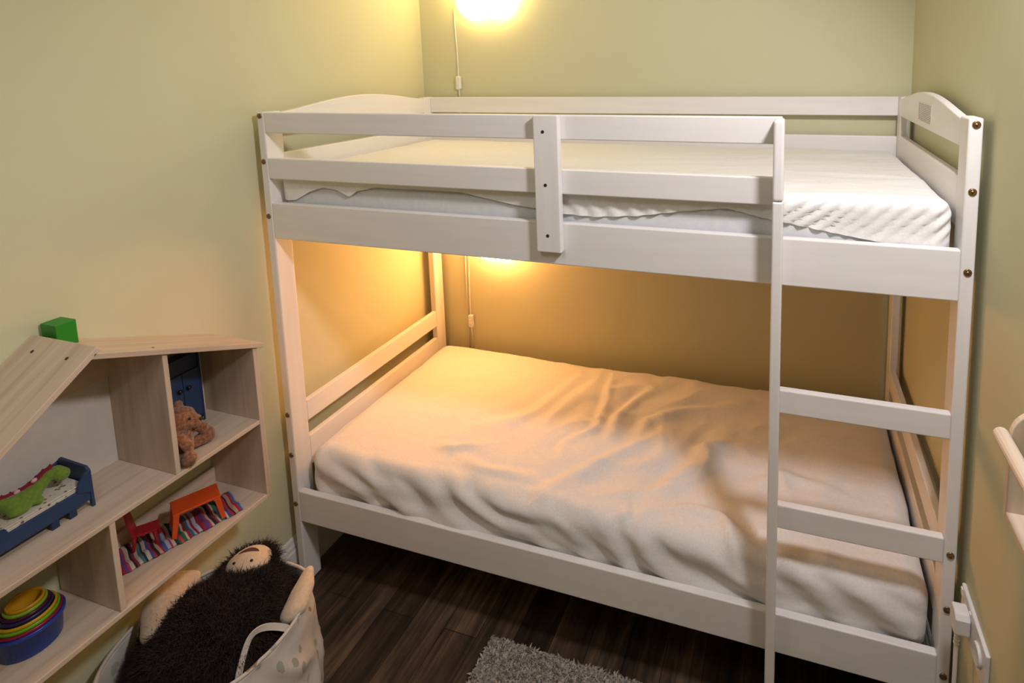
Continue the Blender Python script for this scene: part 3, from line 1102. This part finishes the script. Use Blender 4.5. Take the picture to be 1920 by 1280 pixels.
nth, nz = 144, 34
V, Fc = [], []
def bask_pt(a, s, inset=0.0):
    """s 0 at the floor, 1 at the rim"""
    rt = rim_r(a) - inset
    dx, dy = math.cos(a), math.sin(a)
    cx_, cy_ = BCX + .028 * (1 - s), BCY + .004 * (1 - s)
    bulge = .014 * math.sin(math.pi * min(1, s * 1.08)) * max(0, .45 + .55 * math.cos(a + .5))
    r0 = .200 - inset
    rr_ = r0 + (rt - r0) * s ** 1.5 + bulge
    rr_ += .010 * fbm((dx * 2.2, dy * 2.2, s * 2.5), 2) * math.sin(math.pi * min(1, .08 + s))
    rr_ += .020 * (.5 - abs(math.sin(a * 6.5 + s * 2.2 + 2.2 * fbm((dx, dy, s * 1.5), 2)))) * s ** .7 * (1 - s) ** .6 * 1.6
    x = max(cx_ + dx * rr_, XL + .0175 + inset)
    return (x, cy_ + dy * rr_, max(.002, rim_z(a) * s) if s > 0 else .002)
for j in range(nz + 1):
    for i in range(nth):
        V.append(bask_pt(-math.pi + 2 * math.pi * i / nth, j / nz))
off = len(V)
for j in range(nz + 1):
    for i in range(nth):
        p = bask_pt(-math.pi + 2 * math.pi * i / nth, 1 - j / nz, .004)
        V.append((p[0], p[1], p[2] + (.006 if j == nz else 0)))
for j in range(2 * nz + 1):
    for i in range(nth):
        i2 = (i + 1) % nth
        Fc.append((j * nth + i, j * nth + i2, (j + 1) * nth + i2, (j + 1) * nth + i))
Fc.append(tuple(range(nth))[::-1])
Fc.append(tuple((2 * nz + 1) * nth + i for i in range(nth)))
raw('cloth_body', V, Fc, M_bask, bk, smooth=True)
# stitched band along the rim
bm = bmesh.new()
ring = [bask_pt(-math.pi + 2 * math.pi * i / nth, 1.0, .002) for i in range(nth + 1)]
add_tube(bm, [(p[0], p[1], p[2] + .001) for p in ring], .0046, 8, cap=False)
obj('rim_binding', bm, M_bask, bk, smooth=True)


def strap(a0, a1, lift, inward):
    P = []
    for i in range(17):
        t = i / 16
        a = math.radians(a0 + (a1 - a0) * t)
        q = Vector(bask_pt(a, 1.0, .004))
        c = Vector((BCX, BCY, q.z))
        s = math.sin(math.pi * t) ** .75
        q = q + (c - q).normalized() * inward * s + Vector((0, 0, lift * s - .020 * (1 - s)))
        P.append(q)
    bm = bmesh.new()
    W = []
    for i, q in enumerate(P):
        d = (P[min(i + 1, 16)] - P[max(i - 1, 0)]).normalized()
        outw = (Vector((q.x - BCX, q.y - BCY, 0))).normalized()
        nrm = d.cross(outw).normalized()
        wv = nrm * .0075
        th = outw * .0016
        W.append([bm.verts.new(q + wv + th), bm.verts.new(q - wv + th), bm.verts.new(q - wv - th), bm.verts.new(q + wv - th)])
    for A, B in zip(W, W[1:]):
        for k in range(4):
            bm.faces.new((A[k], A[(k + 1) % 4], B[(k + 1) % 4], B[k]))
    bm.faces.new(W[0])
    bm.faces.new(W[-1][::-1])
    return obj('handle', bm, M_bask, bk, smooth=False)


strap(14, -26, .046, .036)
strap(160, 200, .030, -.012)

pl = thing('plush_animal', 'large dark brown furry plush with cream face lying in the cloth basket', 'soft toy', (BCX, BCY, .06))
bm = bmesh.new()
BODY = [((.205, -.445, .24), (.160, .168, .165)), ((.200, -.345, .318), (.112, .100, .080)), ((.205, -.440, .305), (.163, .155, .102))]
for c, r_ in BODY:
    add_ball(bm, c, r_, seg=32, rings=20)
add_ball(bm, (.162, -.292, .362), (.070, .064, .044), seg=24, rings=16)
bd = remesh(obj('body', bm, M_fur, pl, smooth=True), .008, 6)
# cream face patch, looking up
fc = bmesh.new()
frot = Matrix.Rotation(math.radians(12), 3, 'X')
add_ball(fc, (.160, -.300, .372), (.064, .064, .040), frot, seg=28, rings=18)
face = obj('face', fc, M_cream, pl, smooth=True)
face['label'] = 'cream face with stitched mouth and two dark eyes'
def on_face(x, y, dz=.0):
    ca, sa = math.cos(.42), math.sin(.42)
    x, y = x * ca - y * sa, x * sa + y * ca
    v = Vector(((x) / .064, (y) / .064, 0))
    z = .040 * math.sqrt(max(0, 1 - v.x ** 2 - v.y ** 2))
    return Vector((.160, -.300, .372)) + frot @ Vector((x, y, z + dz))
for x, y in ((-.023, -.006), (.023, -.006)):
    bm = bmesh.new()
    add_ball(bm, on_face(x, y), (.0048, .004, .003), seg=10, rings=8)
    obj('eye', bm, M_black, face, smooth=True)
bm = bmesh.new()
n_ = 13
for side in (0,):
    topv, botv = [], []
    for i in range(n_):
        t = i / (n_ - 1) * 2 - 1
        x = .028 * t + .002
        up_ = .037 - .012 * t * t + .002 * (1 - abs(t)) ** 6 * .8
        lo_ = .037 - .014 - .001 * t * t + .0005
        if abs(t) > .98:
            up_ = lo_ + .0004
        topv.append(bm.verts.new(on_face(x, up_, .0012)))
        botv.append(bm.verts.new(on_face(x, lo_, .0012)))
    for i in range(n_ - 1):
        bm.faces.new((botv[i], botv[i + 1], topv[i + 1], topv[i]))
mo = obj('mouth', bm, M_skinstitch, face)
sd = mo.modifiers.new('thick', 'SOLIDIFY')
sd.thickness = .001
def arm(chain, flat_rot):
    bm = bmesh.new()
    for i in range(len(chain) - 1):
        (p0, r0), (p1, r1) = chain[i], chain[i + 1]
        for k in range(6):
            t = k / 5
            p = Vector(p0).lerp(Vector(p1), t)
            q = r0 + (r1 - r0) * t
            add_ball(bm, p, (q, q, q * .62), flat_rot, seg=18, rings=12)
    o = remesh(obj('arm', bm, M_cream, pl, smooth=True), .005, 5)
    o['label'] = 'cream flat rounded arm'


arm([((.372, -.345, .352), .038), ((.358, -.305, .368), .033), ((.338, -.264, .382), .016)], Matrix.Rotation(math.radians(-35), 3, 'Y'))
arm([((.105, -.500, .372), .040), ((.060, -.455, .380), .050), ((.035, -.405, .384), .040), ((.050, -.375, .384), .022)], Matrix.Rotation(math.radians(18), 3, 'Y'))
# fur strands over body and head, left off the face
roots, nor = [], []
ells = BODY + [((.162, -.292, .362), (.070, .064, .044))]
while len(roots) < 42000:
    c, r_ = ells[RNG.choice(4, p=[.22, .22, .42, .14])]
    d = RNG.normal(size=3)
    d /= np.linalg.norm(d)
    if d[2] < -.1:
        continue
    p = np.array(c) + d * np.array(r_)
    inside = False
    for c2, r2 in ells:
        if c2 is not c and np.sum(((p - np.array(c2)) / (np.array(r2) * .97)) ** 2) < 1:
            inside = True
    if inside:
        continue
    fx, fy = p[0] - .160, p[1] - -.300
    if (fx / .058) ** 2 + ((fy - .008) / .052) ** 2 < 1 and p[2] > .345:
        continue
    ba = math.atan2(p[1] - BCY, p[0] - BCX)
    if math.hypot(p[0] - BCX, p[1] - BCY) > rim_r(ba) - .034 and p[2] < BZ + .03:
        continue
    n_v = d / np.array(r_)
    n_v /= np.linalg.norm(n_v)
    roots.append(p)
    nor.append(n_v)
fo = strands('fur', roots, nor, .027, .0008, M_fur, pl, lean=.5, down=.7)

# ------------------------------------------------------------------ shaggy rug on the floor
RX0, RX1, RY0, RY1 = .740, 1.36, -1.15, .012
rug = thing('floor_rug', 'grey beige shaggy rug on the dark floor in front of the bed', 'rug', ((RX0 + RX1) / 2, (RY0 + RY1) / 2, 0))
board('rug_backing', RX0 + .004, RX1 - .004, RY0, RY1 - .004, .0, .008, M_rugbase, rug, bevel=.003)
n1, n2 = 30000, 10000
rx = np.concatenate([RNG.uniform(RX0, RX1, n1), RNG.uniform(RX0, RX1, n2)])
ry = np.concatenate([RNG.uniform(-.30, RY1, n1), RNG.uniform(RY0, -.30, n2)])
roots = np.stack([rx, ry, np.full(len(rx), .006)], 1)
po = strands('pile', roots, np.tile([0, 0, 1.0], (len(rx), 1)), .013, .0034, M_rugpile, rug, lean=.8, down=.6)
po['kind'] = 'stuff'

# ------------------------------------------------------------------ right wall: socket, plug and rack
sk = thing('wall_socket', 'white double socket plate low on the right wall beside the bed', 'socket', (XR, -.10, .53))
SY0, SY1, SZ0, SZ1 = -.190, -.014, .484, .572
board('faceplate', XR - .009, XR, SY0, SY1, SZ0, SZ1, M_plate, sk, bevel=.003, seg=3)
bm = bmesh.new()
add_lathe(bm, [(0, .003), (.014, .0035), (.018, .006), (.022, .0055), (.0235, 0), (0, 0)], (XR - .009, -.148, .530), (-1, 0, 0), 32)
cv = obj('safety_cover', bm, M_plate, sk, smooth=True)
for y in (-.085, -.022):
    board('rocker_switch', XR - .0115, XR - .008, y - .005, y + .005, .548, .564, M_plate, sk, bevel=.001)
pg = thing('power_plug', 'white plug with cord pushed into the socket on the right wall', 'plug', (XR - .03, -.06, .53))
bm = bmesh.new()
PL = [(-.096, .512), (-.088, .505), (-.058, .505), (-.050, .512), (-.050, .548), (-.060, .560), (-.086, .560), (-.096, .548)]
prism('plug_body', PL, 'x', XR - .040, XR - .0095, M_plate, pg, bevel=.004)
bm.free()
bm = bmesh.new()
pc = [(XR - .028, -.074, .506), (XR - .030, -.076, .485), (XR - .031, -.078, .455), (XR - .031, -.080, .40), (XR - .032, -.08, .30), (XR - .03, -.07, .15), (XR - .03, -.05, .012), (XR - .04, .10, .006), (XR - .04, .45, .006)]
add_tube(bm, pc, [.0060, .0055, .0046, .0044, .0044, .0044, .0044, .0044, .0044], 10)
co = obj('cord', bm, M_plate, pg, smooth=True)
for i in range(4):
    z = .500 - i * .0075
    bm = bmesh.new()
    add_lathe(bm, [(.0035, 0), (.0066, .0006), (.0066, .0032), (.0035, .0038)], (XR - .0285 - .0005 * i, -.0745 - .0006 * i, z - .004), (0, 0, 1), 14)
    obj('strain_relief_rib', bm, M_plate, co, smooth=True)

rk = thing('wall_rack', 'small pale wooden rack with a front dowel on the right wall', 'rack', (XR, -.7, 1.06))
RXF = 1.932
YRK = -.389
for y0 in (YRK - .012, -.99):
    pts = [(XR, 1.036), (RXF, 1.036), (RXF, 1.170)]
    for i in range(1, 9):
        a = math.pi / 2 * i / 8
        pts.append((RXF + .040 * (1 - math.cos(a)), 1.170 + .047 * math.sin(a)))
    pts += [(XR, 1.217)]
    prism('side_panel', pts, 'y', y0, y0 + .012, PW['z'], rk, bevel=.0015)
board('bottom_board', RXF, XR, -.99, YRK - .012, 1.036, 1.047, PW['y'], rk, bevel=.0015)
bm = bmesh.new()
add_tube(bm, [(RXF - .010, -.388, 1.170), (RXF - .010, -1.01, 1.170)], .0115, 16)
obj('dowel', bm, PW['y'], rk, smooth=False, bevel=.002)
bkx = board('picture_book', 1.950, 1.990, -.66, -.482, 1.0475, 1.125, M_green, bevel=.001)
props(bkx, 'green book standing in the wooden rack at the right edge', 'book')
